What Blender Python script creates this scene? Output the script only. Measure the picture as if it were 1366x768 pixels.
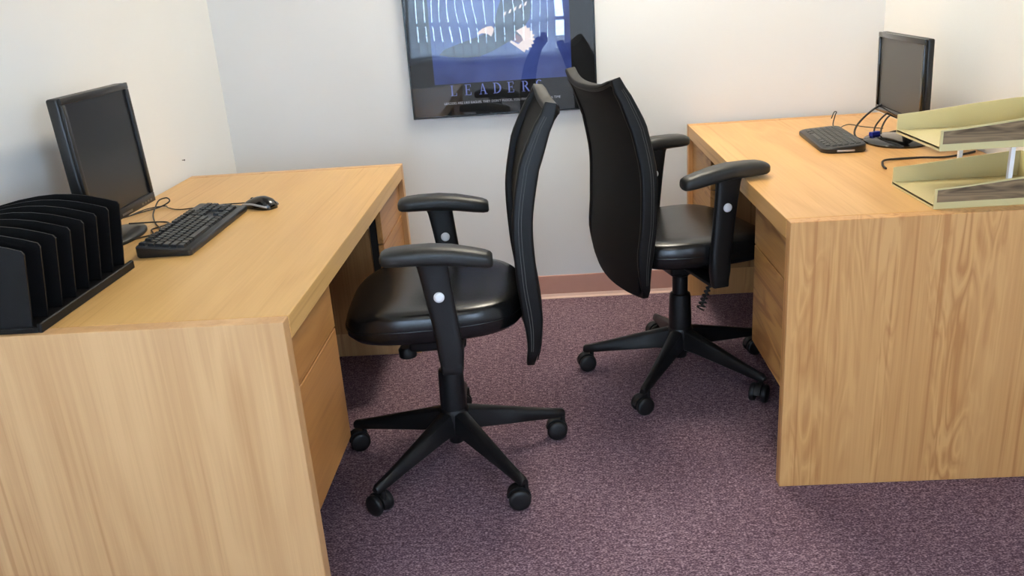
import bpy, bmesh, math, random
from mathutils import Vector, Matrix
random.seed(7)
for o in list(bpy.data.objects): bpy.data.objects.remove(o, do_unlink=True)
S = bpy.context.scene
COL = S.collection
PI = math.pi

# ------------------------------------------------------------------ camera
FPX = 1138.555
cd = bpy.data.cameras.new('camera'); cam = bpy.data.objects.new('camera', cd); COL.objects.link(cam)
cd.sensor_fit = 'HORIZONTAL'; cd.sensor_width = 36.0; cd.lens = FPX / 1366 * 36.0
cd.clip_start = 0.05; cd.clip_end = 100
_r = Vector((0.99733894, 0.02916883, -0.06681485)); _u = Vector((0.05311555, 0.33704149, 0.9399903)); _f = Vector((-0.04993779, 0.94103784, -0.33459529))
M3 = Matrix((_r, _u, -_f)).transposed()
cam.matrix_world = Matrix.Translation((-0.01758748, -3.56608386, 1.32270103)) @ M3.to_4x4()
S.camera = cam
S.view_settings.view_transform = 'Standard'; S.view_settings.look = 'None'
S.view_settings.gamma = 1.0; S.view_settings.use_curve_mapping = False
S.view_settings.exposure = 0.02

# ------------------------------------------------------------------ daylight (reaches the room through the rear window and an added fill window)
W = bpy.data.worlds.new('sky'); S.world = W; W.use_nodes = True
bg = W.node_tree.nodes['Background']; bg.inputs[0].default_value = (0.58, 0.76, 1.0, 1); bg.inputs[1].default_value = 26.0
WIN = (-1.32, 0.27, 0.64, 2.12)          # window opening x0 x1 z0 z1
YB = -5.2                                # rear wall
pl = bpy.data.lights.new('window_portal', 'AREA'); pl.shape = 'RECTANGLE'; pl.size = WIN[1]-WIN[0]; pl.size_y = WIN[3]-WIN[2]
pl.cycles.is_portal = True
po = bpy.data.objects.new('window_portal', pl); COL.objects.link(po)
po.location = ((WIN[0]+WIN[1])/2, YB-0.13, (WIN[2]+WIN[3])/2); po.rotation_euler = (PI/2, 0, 0)   # shines towards +y
FILL_WIN = (-4.95, -4.00, 0.75, 2.12)        # unseen window added for fill daylight, right wall behind the camera: y0 y1 z0 z1
p2 = bpy.data.lights.new('window_portal', 'AREA'); p2.shape = 'RECTANGLE'; p2.size = FILL_WIN[1]-FILL_WIN[0]; p2.size_y = FILL_WIN[3]-FILL_WIN[2]
p2.cycles.is_portal = True
po2 = bpy.data.objects.new('window_portal', p2); COL.objects.link(po2)
po2.location = (1.335+0.13, (FILL_WIN[0]+FILL_WIN[1])/2, (FILL_WIN[2]+FILL_WIN[3])/2); po2.rotation_euler = (PI/2, 0, PI/2)   # shines towards -x
LAMP_A = 35.0      # emission of the ceiling light by the back wall
LAMP_B = 6.0      # emission of the ceiling light further back

# ------------------------------------------------------------------ helpers
def link(o): COL.objects.link(o); return o
def tag(o, label=None, cat=None, group=None, kind=None):
    if label: o['label'] = label
    if cat: o['category'] = cat
    if group: o['group'] = group
    if kind: o['kind'] = kind
    return o
def empty(name, loc=(0,0,0), rz=0.0):
    o = bpy.data.objects.new(name, None); o.empty_display_size = 0.1; link(o)
    o.location = loc; o.rotation_euler = (0, 0, rz); return o
def obj(name, bm, mat, parent=None, smooth=None):
    me = bpy.data.meshes.new(name)
    bmesh.ops.recalc_face_normals(bm, faces=bm.faces[:])
    bm.to_mesh(me); bm.free(); me.materials.append(mat)
    if smooth is not None:
        for p in me.polygons: p.use_smooth = True
        me.set_sharp_from_angle(angle=math.radians(smooth))
    o = bpy.data.objects.new(name, me); link(o)
    if parent is not None: o.parent = parent
    return o
def struct(o): o['kind'] = 'structure'; return o
def share(name, src, parent, loc=(0,0,0), rot=(0,0,0)):
    o = bpy.data.objects.new(name, src.data); link(o); o.parent = parent
    o.location = loc; o.rotation_euler = rot; return o
def box(bm, x0, x1, y0, y1, z0, z1, bev=0.0, seg=2):
    r = bmesh.ops.create_cube(bm, size=1.0)
    vs = r['verts']
    for v in vs:
        v.co = Vector(((x0+x1)/2 + v.co.x*(x1-x0), (y0+y1)/2 + v.co.y*(y1-y0), (z0+z1)/2 + v.co.z*(z1-z0)))
    if bev > 0:
        es = list({e for v in vs for e in v.link_edges})
        bmesh.ops.bevel(bm, geom=es, offset=bev, segments=seg, affect='EDGES', profile=0.5)
def nb(): return bmesh.new()
def bx(name, b, mat, parent=None, bev=0.0, seg=2):
    bm = nb(); box(bm, *b, bev=bev, seg=seg)
    return obj(name, bm, mat, parent, 35 if bev else None)
def loft(bm, rings, close=True, cap=True):
    """rings: list of lists of points (equal length)"""
    R = [[bm.verts.new(p) for p in ring] for ring in rings]
    n = len(R[0])
    for a, b in zip(R[:-1], R[1:]):
        for i in range(n if close else n-1):
            j = (i+1) % n
            bm.faces.new((a[i], a[j], b[j], b[i]))
    if cap and close:
        bm.faces.new(R[0][::-1]); bm.faces.new(R[-1])
    return R
def lathe(bm, prof, n=24, M=None):
    rings = []
    for r, z in prof:
        rings.append([Vector((max(r, 1e-4)*math.cos(2*PI*i/n), max(r, 1e-4)*math.sin(2*PI*i/n), z)) for i in range(n)])
    if M is not None: rings = [[M @ p for p in ring] for ring in rings]
    loft(bm, rings)
def catmull(P, n=6):
    P = [Vector(p) for p in P]; out = []
    for i in range(len(P)-1):
        p0 = P[max(i-1, 0)]; p1 = P[i]; p2 = P[i+1]; p3 = P[min(i+2, len(P)-1)]
        for k in range(n):
            t = k/n
            out.append(0.5*((2*p1) + (-p0+p2)*t + (2*p0-5*p1+4*p2-p3)*t*t + (-p0+3*p1-3*p2+p3)*t**3))
    out.append(P[-1]); return out
def tube(bm, pts, r, n=8, closed=False):
    pts = [Vector(p) for p in pts]; rings = []; up = Vector((0.13, 0.21, 0.97)).normalized()
    m = len(pts)
    for i, p in enumerate(pts):
        a = pts[(i-1) % m] if (closed or i > 0) else p
        b = pts[(i+1) % m] if (closed or i < m-1) else p
        t = (b-a).normalized()
        s = t.cross(up)
        if s.length < 1e-3: s = t.cross(Vector((1, 0, 0)))
        s.normalize(); w = s.cross(t).normalized()
        rr = r[i] if isinstance(r, (list, tuple)) else r
        rings.append([p + s*rr*math.cos(2*PI*k/n) + w*rr*math.sin(2*PI*k/n) for k in range(n)])
    if closed:
        rings.append(rings[0])
        R = [[bm.verts.new(p) for p in ring] for ring in rings[:-1]]; R.append(R[0])
        for a, b in zip(R[:-1], R[1:]):
            for k in range(n): j = (k+1) % n; bm.faces.new((a[k], a[j], b[j], b[k]))
    else: loft(bm, rings)
def prism(bm, poly, axis, a, b):
    """extrude 2D polygon along axis from a to b.  axis 'x': poly (y,z); 'y': (x,z); 'z': (x,y)"""
    def P(p, t):
        return {'x': (t, p[0], p[1]), 'y': (p[0], t, p[1]), 'z': (p[0], p[1], t)}[axis]
    loft(bm, [[Vector(P(p, a)) for p in poly], [Vector(P(p, b)) for p in poly]])
def lerp(a, b, t): return a+(b-a)*t
def interp(tab, t):
    for (t0, v0), (t1, v1) in zip(tab[:-1], tab[1:]):
        if t <= t1:
            k = (t-t0)/(t1-t0) if t1 > t0 else 0
            k = max(0, min(1, k)); return v0+(v1-v0)*k
    return tab[-1][1]
def sm(tab, t):   # smooth (catmull) interpolation of a table
    n = len(tab)
    for i in range(n-1):
        t0, v1 = tab[i]; t1, v2 = tab[i+1]
        if t <= t1 or i == n-2:
            k = max(0, min(1, (t-t0)/(t1-t0)))
            v0 = tab[max(i-1, 0)][1]; v3 = tab[min(i+2, n-1)][1]
            return 0.5*((2*v1)+(-v0+v2)*k+(2*v0-5*v1+4*v2-v3)*k*k+(-v0+3*v1-3*v2+v3)*k**3)

# ------------------------------------------------------------------ materials
def lin(c):
    return tuple(((x/255)/12.92 if x/255 <= 0.04045 else ((x/255+0.055)/1.055)**2.4) for x in c) + (1,)
def mat(name, col, rough=0.5, spec=0.5, metal=0.0, noise=0.0, nscale=40, bump=0.0, bscale=200, coat=0.0, sheen=0.0):
    m = bpy.data.materials.new(name); m.use_nodes = True; N = m.node_tree.nodes; L = m.node_tree.links
    b = N['Principled BSDF']; b.inputs['Base Color'].default_value = lin(col)
    b.inputs['Roughness'].default_value = rough; b.inputs['Metallic'].default_value = metal
    b.inputs['Specular IOR Level'].default_value = spec
    if coat: b.inputs['Coat Weight'].default_value = coat; b.inputs['Coat Roughness'].default_value = 0.1
    if sheen: b.inputs['Sheen Weight'].default_value = sheen
    tc = N.new('ShaderNodeTexCoord')
    if noise:
        n = N.new('ShaderNodeTexNoise'); n.inputs['Scale'].default_value = nscale; n.inputs['Detail'].default_value = 4
        L.new(tc.outputs['Object'], n.inputs['Vector'])
        mx = N.new('ShaderNodeMix'); mx.data_type = 'RGBA'
        c = lin(col); mx.inputs[6].default_value = tuple(x*(1-noise) for x in c[:3])+(1,); mx.inputs[7].default_value = tuple(min(1, x*(1+noise)) for x in c[:3])+(1,)
        L.new(n.outputs['Fac'], mx.inputs[0]); L.new(mx.outputs[2], b.inputs['Base Color'])
    if bump:
        n2 = N.new('ShaderNodeTexNoise'); n2.inputs['Scale'].default_value = bscale; n2.inputs['Detail'].default_value = 3
        L.new(tc.outputs['Object'], n2.inputs['Vector'])
        bp = N.new('ShaderNodeBump'); bp.inputs['Strength'].default_value = bump; bp.inputs['Distance'].default_value = 0.002
        L.new(n2.outputs['Fac'], bp.inputs['Height']); L.new(bp.outputs[0], b.inputs['Normal'])
    return m
def wood(name, axis, light, dark, fig=0.3, rough=0.38, streak=(11, 0.7), seed=0.0, ring=46, lowf=(5.0, 0.75)):
    m = bpy.data.materials.new(name); m.use_nodes = True; N = m.node_tree.nodes; L = m.node_tree.links
    b = N['Principled BSDF']; b.inputs['Roughness'].default_value = rough; b.inputs['Specular IOR Level'].default_value = 0.4
    tc = N.new('ShaderNodeTexCoord')
    def noise(across, along, detail, rgh=0.5, dist=0.0, off=0.0):
        mp = N.new('ShaderNodeMapping'); L.new(tc.outputs['Object'], mp.inputs['Vector'])
        s = [across]*3; s['xyz'.index(axis)] = along; mp.inputs['Scale'].default_value = s
        mp.inputs['Location'].default_value = (seed+off, seed*1.7+off, seed*0.6)
        n = N.new('ShaderNodeTexNoise'); n.inputs['Scale'].default_value = 1.0; n.inputs['Detail'].default_value = detail
        n.inputs['Roughness'].default_value = rgh; n.inputs['Distortion'].default_value = dist
        L.new(mp.outputs[0], n.inputs['Vector']); return n.outputs['Fac']
    def math_(op, a, bb=None, c=None):
        n = N.new('ShaderNodeMath'); n.operation = op
        for i, v in enumerate((a, bb, c)):
            if v is None: continue
            if isinstance(v, (int, float)): n.inputs[i].default_value = v
            else: L.new(v, n.inputs[i])
        return n.outputs[0]
    broad = noise(streak[0], streak[1], 3)
    fine = noise(150, 3.5, 2, 0.6, off=3.1)
    low = noise(lowf[0], lowf[1], 2.0, 0.5, 0.5, off=7.7)
    rings = math_('SINE', math_('MULTIPLY', low, ring))
    rings = math_('MULTIPLY', math_('ABSOLUTE', rings), rings)
    def clampr(v, k, o): return math_('MINIMUM', math_('MAXIMUM', math_('MULTIPLY_ADD', v, k, o), 0.0), 1.0)
    patch = clampr(noise(9, 0.55, 1, off=11.0), 5.0, -2.2)
    pore = clampr(noise(70, 1.1, 2, 0.55, off=5.2), 7.0, -3.9)
    pcol = clampr(noise(7, 0.35, 1, off=2.4), 6.0, -2.6)
    fac = math_('MULTIPLY_ADD', broad, 0.7, 0.03)
    fac = math_('ADD', fac, math_('MULTIPLY', math_('MULTIPLY', rings, patch), fig*0.75))
    fac = math_('ADD', fac, math_('MULTIPLY', math_('MULTIPLY', pore, pcol), 0.6))
    fac = math_('ADD', fac, math_('MULTIPLY_ADD', fine, 0.6, -0.3))
    cr = N.new('ShaderNodeValToRGB'); L.new(fac, cr.inputs[0])
    cr.color_ramp.elements[0].position = 0.16; cr.color_ramp.elements[0].color = lin(light)
    cr.color_ramp.elements[1].position = 0.84; cr.color_ramp.elements[1].color = lin(dark)
    L.new(cr.outputs[0], b.inputs['Base Color'])
    bp = N.new('ShaderNodeBump'); bp.inputs['Strength'].default_value = 0.08; bp.inputs['Distance'].default_value = 0.001
    L.new(fine, bp.inputs['Height']); L.new(bp.outputs[0], b.inputs['Normal'])
    return m
def emis(name, col, s):
    m = bpy.data.materials.new(name); m.use_nodes = True; N = m.node_tree.nodes
    b = N['Principled BSDF']; b.inputs['Base Color'].default_value = (0.8, 0.8, 0.8, 1)
    b.inputs['Emission Color'].default_value = col+(1,); b.inputs['Emission Strength'].default_value = s
    return m

WL, WD = (212, 168, 108), (176, 124, 70)
M = {}
M['wall'] = mat('wall_paint', (226, 226, 223), 0.62, 0.35, noise=0.02, nscale=3, bump=0.12, bscale=160)
M['ceil'] = mat('ceiling_paint', (228, 226, 220), 0.9, 0.2)
M['base'] = mat('vinyl_base', (200, 150, 132), 0.5, 0.4, noise=0.05, nscale=20)
M['toe'] = mat('vinyl_toe', (224, 188, 168), 0.45, 0.4, noise=0.05, nscale=20)
M['woodL_end'] = wood('oak_left_end', 'z', (212, 168, 117), (188, 141, 93), 0.30, seed=1.3, streak=(16, 0.8))
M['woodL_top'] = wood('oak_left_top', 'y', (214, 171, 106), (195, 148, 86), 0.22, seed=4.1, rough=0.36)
M['woodL_drw'] = wood('oak_left_drawer_shaded', 'y', (186, 132, 74), (156, 104, 54), 0.25, seed=2.2)  # amber brown, darkened further to carry the shade on this side
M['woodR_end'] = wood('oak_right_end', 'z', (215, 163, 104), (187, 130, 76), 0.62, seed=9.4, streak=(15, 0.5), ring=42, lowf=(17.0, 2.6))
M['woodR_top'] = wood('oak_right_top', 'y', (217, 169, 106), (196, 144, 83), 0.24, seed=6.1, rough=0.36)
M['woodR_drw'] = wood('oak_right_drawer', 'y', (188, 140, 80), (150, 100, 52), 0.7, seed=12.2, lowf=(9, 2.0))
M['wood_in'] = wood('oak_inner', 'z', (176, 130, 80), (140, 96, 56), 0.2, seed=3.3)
M['gap'] = mat('gap_shade_and_lock', (22, 17, 13), 0.8)  # near-black shade colour for the drawer gaps, also the dark lock cam
M['leather'] = mat('black_leather', (17, 17, 17), 0.25, 0.5, noise=0.1, nscale=15, bump=0.10, bscale=350)
M['plastic'] = mat('black_plastic', (17, 17, 18), 0.45, 0.4, bump=0.06, bscale=600)
M['pad'] = mat('arm_pad_rubber', (34, 34, 32), 0.42, 0.45, bump=0.08, bscale=500)
M['mesh'] = mat('mesh_fabric', (10, 10, 11), 0.7, 0.2, bump=0.3, bscale=900)
M['backleather'] = mat('back_border', (13, 13, 13), 0.5, 0.3, bump=0.15, bscale=300)
M['stitch'] = mat('stitching', (80, 80, 76), 0.8)
M['white'] = mat('white_cap', (225, 225, 225), 0.35)
M['caster'] = mat('caster_nylon', (20, 20, 21), 0.48, 0.4)
M['steel'] = mat('steel', (150, 150, 150), 0.3, metal=1.0)
M['monblk'] = mat('monitor_plastic', (20, 20, 20), 0.38, 0.5)
M['mongloss'] = mat('monitor_gloss', (12, 12, 12), 0.12, 0.6)
M['screenL'] = mat('screen_off', (30, 31, 32), 0.28, 0.5)
M['screenR'] = mat('screen_off_hazy', (62, 62, 58), 0.34, 0.5)
M['silver'] = mat('silver_plastic', (190, 190, 192), 0.25, 0.6, metal=0.6)
M['key'] = mat('key_plastic', (26, 28, 30), 0.38, 0.5)
M['keyR'] = mat('key_plastic_lit', (58, 60, 56), 0.42, 0.5)  # lighter grey-green puts the light caught by these keys into their colour
M['cable'] = mat('cable_rubber', (22, 20, 19), 0.5)
M['blue'] = mat('vga_plug', (30, 40, 130), 0.4)
M['orgblk'] = mat('organizer_black', (9, 9, 10), 0.5, 0.25, noise=0.2, nscale=30, bump=0.1, bscale=500)
M['cream'] = mat('tray_cream', (208, 194, 142), 0.4, 0.45, noise=0.02, nscale=12)
M['traywood'] = wood('tray_walnut', 'x', (146, 122, 92), (82, 66, 48), 0.4, seed=5.5, streak=(60, 5), lowf=(30, 4), rough=0.35)
M['frame'] = mat('poster_frame', (14, 14, 15), 0.25, 0.5)
M['pblack'] = mat('poster_black', (16, 15, 15), 0.6, 0.2)
M['plate'] = mat('vinyl_window', (228, 230, 232), 0.5)
M['trofframe'] = mat('light_frame', (235, 235, 232), 0.5)

def carpet():
    m = bpy.data.materials.new('carpet'); m.use_nodes = True; N = m.node_tree.nodes; L = m.node_tree.links
    b = N['Principled BSDF']; b.inputs['Roughness'].default_value = 0.95; b.inputs['Specular IOR Level'].default_value = 0.1
    tc = N.new('ShaderNodeTexCoord')
    def nz(sx, sy, det, rg=0.6):
        mp = N.new('ShaderNodeMapping'); mp.inputs['Scale'].default_value = (sx, sy, 1); L.new(tc.outputs['Object'], mp.inputs[0])
        n = N.new('ShaderNodeTexNoise'); n.inputs['Scale'].default_value = 1; n.inputs['Detail'].default_value = det; n.inputs['Roughness'].default_value = rg
        L.new(mp.outputs[0], n.inputs['Vector']); return n
    n1 = nz(170, 290, 3); n2 = nz(50, 100, 3); n3 = nz(2.2, 2.2, 2)
    a = N.new('ShaderNodeMath'); a.operation = 'MULTIPLY_ADD'; L.new(n2.outputs['Fac'], a.inputs[0]); a.inputs[1].default_value = 0.45; L.new(n1.outputs['Fac'], a.inputs[2])
    a2 = N.new('ShaderNodeMath'); a2.operation = 'MULTIPLY_ADD'; L.new(n3.outputs['Fac'], a2.inputs[0]); a2.inputs[1].default_value = 0.12; L.new(a.outputs[0], a2.inputs[2])
    cr = N.new('ShaderNodeValToRGB'); L.new(a2.outputs[0], cr.inputs[0])
    e = cr.color_ramp.elements; e[0].position = 0.56; e[0].color = lin((58, 42, 49)); e[1].position = 1.0; e[1].color = lin((184, 156, 162))
    x = cr.color_ramp.elements.new(0.77); x.color = lin((102, 79, 90))
    L.new(cr.outputs[0], b.inputs['Base Color'])
    bp = N.new('ShaderNodeBump'); bp.inputs['Strength'].default_value = 0.5; bp.inputs['Distance'].default_value = 0.003
    L.new(n1.outputs['Fac'], bp.inputs['Height']); L.new(bp.outputs[0], b.inputs['Normal'])
    return m
M['carpet'] = carpet()

def thin_glass(name, rough=0.0, warp=0.0, tint=(1, 1, 1)):
    m = bpy.data.materials.new(name); m.use_nodes = True; N = m.node_tree.nodes; L = m.node_tree.links
    N.remove(N['Principled BSDF']); out = N['Material Output']
    tr = N.new('ShaderNodeBsdfTransparent'); tr.inputs[0].default_value = tint+(1,)
    gl = N.new('ShaderNodeBsdfGlossy'); gl.inputs['Roughness'].default_value = rough
    lw = N.new('ShaderNodeLayerWeight'); lw.inputs['Blend'].default_value = 0.5
    pw5 = N.new('ShaderNodeMath'); pw5.operation = 'POWER'; L.new(lw.outputs['Facing'], pw5.inputs[0]); pw5.inputs[1].default_value = 5.0
    fr = N.new('ShaderNodeMath'); fr.operation = 'MULTIPLY_ADD'; L.new(pw5.outputs[0], fr.inputs[0]); fr.inputs[1].default_value = 0.96; fr.inputs[2].default_value = 0.043
    mx = N.new('ShaderNodeMixShader'); L.new(fr.outputs[0], mx.inputs[0]); L.new(tr.outputs[0], mx.inputs[1]); L.new(gl.outputs[0], mx.inputs[2])
    if warp:
        tc = N.new('ShaderNodeTexCoord'); n = N.new('ShaderNodeTexNoise'); n.inputs['Scale'].default_value = 3.2; n.inputs['Detail'].default_value = 0.5
        L.new(tc.outputs['Object'], n.inputs['Vector'])
        bp = N.new('ShaderNodeBump'); bp.inputs['Strength'].default_value = 1.0; bp.inputs['Distance'].default_value = warp
        L.new(n.outputs['Fac'], bp.inputs['Height']); L.new(bp.outputs[0], gl.inputs['Normal'])
    L.new(mx.outputs[0], out.inputs[0]); return m
M['acrylic'] = thin_glass('poster_acrylic', 0.012, 0.0016)
M['pane'] = thin_glass('window_glass')

def vane_mat():
    m = bpy.data.materials.new('blind_vinyl'); m.use_nodes = True; N = m.node_tree.nodes; L = m.node_tree.links
    N.remove(N['Principled BSDF'])
    d = N.new('ShaderNodeBsdfDiffuse'); d.inputs[0].default_value = (0.75, 0.76, 0.78, 1)
    t = N.new('ShaderNodeBsdfTranslucent'); t.inputs[0].default_value = (0.72, 0.76, 0.80, 1)
    mx = N.new('ShaderNodeMixShader'); mx.inputs[0].default_value = 0.75
    L.new(d.outputs[0], mx.inputs[1]); L.new(t.outputs[0], mx.inputs[2]); L.new(mx.outputs[0], N['Material Output'].inputs[0])
    return m
M['vane'] = vane_mat()

# ------------------------------------------------------------------ the room
XL, XR, H = -1.347, 1.335, 2.44
T = 0.12
struct(bx('floor', (XL-T, XR+T, YB-T, T, -0.06, 0.0), M['carpet']))
struct(bx('ceiling', (XL-T, XR+T, YB-T, T, H, H+0.08), M['ceil']))
struct(bx('wall_back', (XL-T, XR+T, 0.0, T, 0.0, H), M['wall']))
struct(bx('wall_left', (XL-T, XL, YB, 0.0, 0.0, H), M['wall']))
bm = nb()
box(bm, XR, XR+T, YB, FILL_WIN[0], 0, H); box(bm, XR, XR+T, FILL_WIN[1], 0.0, 0, H)
box(bm, XR, XR+T, FILL_WIN[0], FILL_WIN[1], 0, FILL_WIN[2]); box(bm, XR, XR+T, FILL_WIN[0], FILL_WIN[1], FILL_WIN[3], H)
struct(obj('wall_right', bm, M['wall']))
bm = nb()
box(bm, XL-T, WIN[0], YB-T, YB, 0, H); box(bm, WIN[1], XR+T, YB-T, YB, 0, H)
box(bm, WIN[0], WIN[1], YB-T, YB, 0, WIN[2]); box(bm, WIN[0], WIN[1], YB-T, YB, WIN[3], H)
struct(obj('wall_rear', bm, M['wall']))
def cove(name, rot, loc, length):
    root = empty(name, loc, rot); struct(root)
    bm = nb(); prism(bm, [(0, 0.018), (-0.004, 0.018), (-0.004, 0.101), (-0.002, 0.104), (0, 0.104)], 'x', -length/2, length/2)
    obj('base_strip', bm, M['base'], root)
    bm = nb(); prism(bm, [(0, 0), (-0.017, 0), (-0.016, 0.003), (-0.009, 0.007), (-0.0055, 0.018), (0, 0.018)], 'x', -length/2, length/2)
    obj('toe', bm, M['toe'], root)
    return root
cove('baseboard_back', 0, ((XL+XR)/2, 0, 0), XR-XL)
cove('baseboard_left', PI/2, (XL, YB/2, 0), -YB-0.04)
cove('baseboard_right', -PI/2, (XR, YB/2, 0), -YB-0.04)

M['paving'] = mat('outside_paving', (118, 116, 108), 0.9, 0.2, noise=0.2, nscale=2)
bm = nb(); box(bm, -14, 16, -24, YB-T-0.002, -0.40, -0.30); box(bm, XR+T+0.002, 16, YB-T-0.002, 6, -0.40, -0.30); struct(obj('outside_ground', bm, M['paving']))
# windows: one in the rear wall (seen mirrored in the poster), one added in the right wall for fill light
def window(name, loc, rz, wx, z0, z1, rail, mull):
    w = empty(name, loc, rz); struct(w)
    bm = nb()
    for b in ((-wx, -wx+0.05, z0, z1), (wx-0.05, wx, z0, z1), (-wx+0.05, wx-0.05, z0, z0+0.05), (-wx+0.05, wx-0.05, z1-0.05, z1)):
        box(bm, b[0], b[1], -0.10, -0.03, b[2], b[3])
    obj('window_frame', bm, M['plate'], w)
    bm = nb(); box(bm, -wx+0.05, wx-0.05, -0.09, -0.05, rail, rail+0.04); obj('sash_rail', bm, M['plate'], w)
    if mull is not None:
        bm = nb(); box(bm, mull, mull+0.04, -0.088, -0.052, z0+0.05, rail); box(bm, mull, mull+0.04, -0.088, -0.052, rail+0.04, z1-0.05); obj('mullion', bm, M['plate'], w)
    bm = nb(); box(bm, -wx+0.05, wx-0.05, -0.072, -0.068, z0+0.05, z1-0.05); obj('pane', bm, M['pane'], w)
    bm = nb(); box(bm, -wx-0.03, wx+0.03, -0.02, 0.05, z0-0.03, z0); obj('window_sill', bm, M['plate'], w)
wx = (WIN[1]-WIN[0])/2; z0, z1 = WIN[2], WIN[3]
window('window_1', ((WIN[0]+WIN[1])/2, YB, 0), 0, wx, z0, z1, 0.96, None)
window('added_fill_window', (XR, (FILL_WIN[0]+FILL_WIN[1])/2, 0), PI/2, (FILL_WIN[1]-FILL_WIN[0])/2, FILL_WIN[2], FILL_WIN[3], 1.44, None)
bl = empty('vertical_blind', ((WIN[0]+WIN[1])/2, YB+0.075, 0))
tag(bl, 'white vertical vane blind hanging over the window behind the camera', 'blind')
bx('headrail', (-wx-0.02, wx+0.02, -0.022, 0.022, z1-0.02, z1+0.03), M['plate'], bl)
v0 = None
for i in range(17):
    x = -wx+0.05+i*0.085
    if v0 is None:
        bm = nb(); bm.faces.new([bm.verts.new(p) for p in ((-0.0445, 0, z0+0.03), (0.0445, 0, z0+0.03), (0.0445, 0, z1-0.03), (-0.0445, 0, z1-0.03))]); v0 = obj('vane', bm, M['vane'], bl); o = v0
        o.location = (x, 0, 0)
    else: o = share('vane', v0, bl, (x, 0, 0))
    o.rotation_euler = (0, 0, math.radians(27+random.uniform(-3, 3)))

# ceiling lights
def ceiling_light(x, y, sx, sy, strength, label):
    t = empty('ceiling_light', (x, y, H)); tag(t, label, 'light')
    bm = nb()
    for b in ((-sx/2, sx/2, -sy/2, -sy/2+0.03), (-sx/2, sx/2, sy/2-0.03, sy/2), (-sx/2, -sx/2+0.03, -sy/2+0.03, sy/2-0.03), (sx/2-0.03, sx/2, -sy/2+0.03, sy/2-0.03)):
        box(bm, b[0], b[1], b[2], b[3], -0.025, 0)
    obj('frame', bm, M['trofframe'], t)
    bx('diffuser', (-sx/2+0.03, sx/2-0.03, -sy/2+0.03, sy/2-0.03, -0.018, -0.004), emis('diffuser_glow', (1.0, 0.92, 0.77), strength), t)
    return t
ceiling_light(0.25, -0.48, 0.62, 0.62, LAMP_A, 'square ceiling light panel near the back wall')
ceiling_light(0.0, -3.3, 0.62, 1.22, LAMP_B, 'long ceiling light panel in the middle of the room')

# ------------------------------------------------------------------ desks
DH = 0.737
def desk(name, x0, x1, y0, y1, inner, mats, label):
    """inner=+1: knee side faces +x ; -1: faces -x"""
    cx, cy = (x0+x1)/2, (y0+y1)/2
    t = empty(name, (cx, cy, 0)); tag(t, label, 'desk', 'matching oak laminate desks')
    hx, hy = (x1-x0)/2, (y1-y0)/2
    tk = 0.036
    me, mt, md = mats
    bx('end_panel', (-hx, hx, -hy, -hy+tk, 0, DH), me, t, 0.0012, 1)
    bx('end_panel', (-hx, hx, hy-tk, hy, 0, DH), me, t, 0.0012, 1)
    bx('desk_top', (-hx, hx, -hy+tk+0.002, hy-tk-0.002, DH-0.05, DH-0.0003), mt, t, 0.0012, 1)
    xi = inner*hx
    def sx(a, b):    # distances from inner face inwards
        p, q_ = xi-inner*a, xi-inner*b
        return (min(p, q_), max(p, q_))
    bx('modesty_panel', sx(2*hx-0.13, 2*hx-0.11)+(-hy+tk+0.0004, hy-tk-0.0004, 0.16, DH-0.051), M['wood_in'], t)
    pw = 0.385; zb = 0.25
    for s in (-1, 1):
        ya, yb = (-hy+tk, -hy+tk+pw) if s < 0 else (hy-tk-pw, hy-tk)
        ya += 0.0005; yb -= 0.0005
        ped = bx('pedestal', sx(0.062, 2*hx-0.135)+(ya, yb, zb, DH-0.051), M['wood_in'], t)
        # near-black block painting in the shade between carcass and drawer fronts
        bx('gap_shade', sx(0.0365, 0.062)+(ya+0.018, yb-0.018, zb+0.015, DH-0.0512), M['gap'], ped)
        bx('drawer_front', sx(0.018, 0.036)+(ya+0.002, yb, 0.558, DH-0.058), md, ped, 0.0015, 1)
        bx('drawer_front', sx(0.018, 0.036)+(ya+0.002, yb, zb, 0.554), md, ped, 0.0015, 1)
    bm = nb(); lathe(bm, [(0.007, 0), (0.008, 0.003), (0.008, 0.012), (0.004, 0.016)], 12, Matrix.Translation((xi-inner*0.03, -0.02, DH-0.066)))
    obj('lock_cam', bm, M['gap'], t, 40)
    return t
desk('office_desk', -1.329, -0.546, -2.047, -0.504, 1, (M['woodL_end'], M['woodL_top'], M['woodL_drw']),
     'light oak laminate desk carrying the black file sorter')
desk('office_desk', 0.558, 1.328, -1.558, -0.034, -1, (M['woodR_end'], M['woodR_top'], M['woodR_drw']),
     'oak laminate desk with wavy grain carrying the cream letter trays')

# ------------------------------------------------------------------ chairs
def rrect(w, h, r, n=4):
    pts = []
    for cx, cy, a0 in ((w/2-r, h/2-r, 0), (-w/2+r, h/2-r, 90), (-w/2+r, -h/2+r, 180), (w/2-r, -h/2+r, 270)):
        for k in range(n+1):
            a = math.radians(a0+90*k/n); pts.append((cx+r*math.cos(a), cy+r*math.sin(a)))
    return pts
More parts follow.
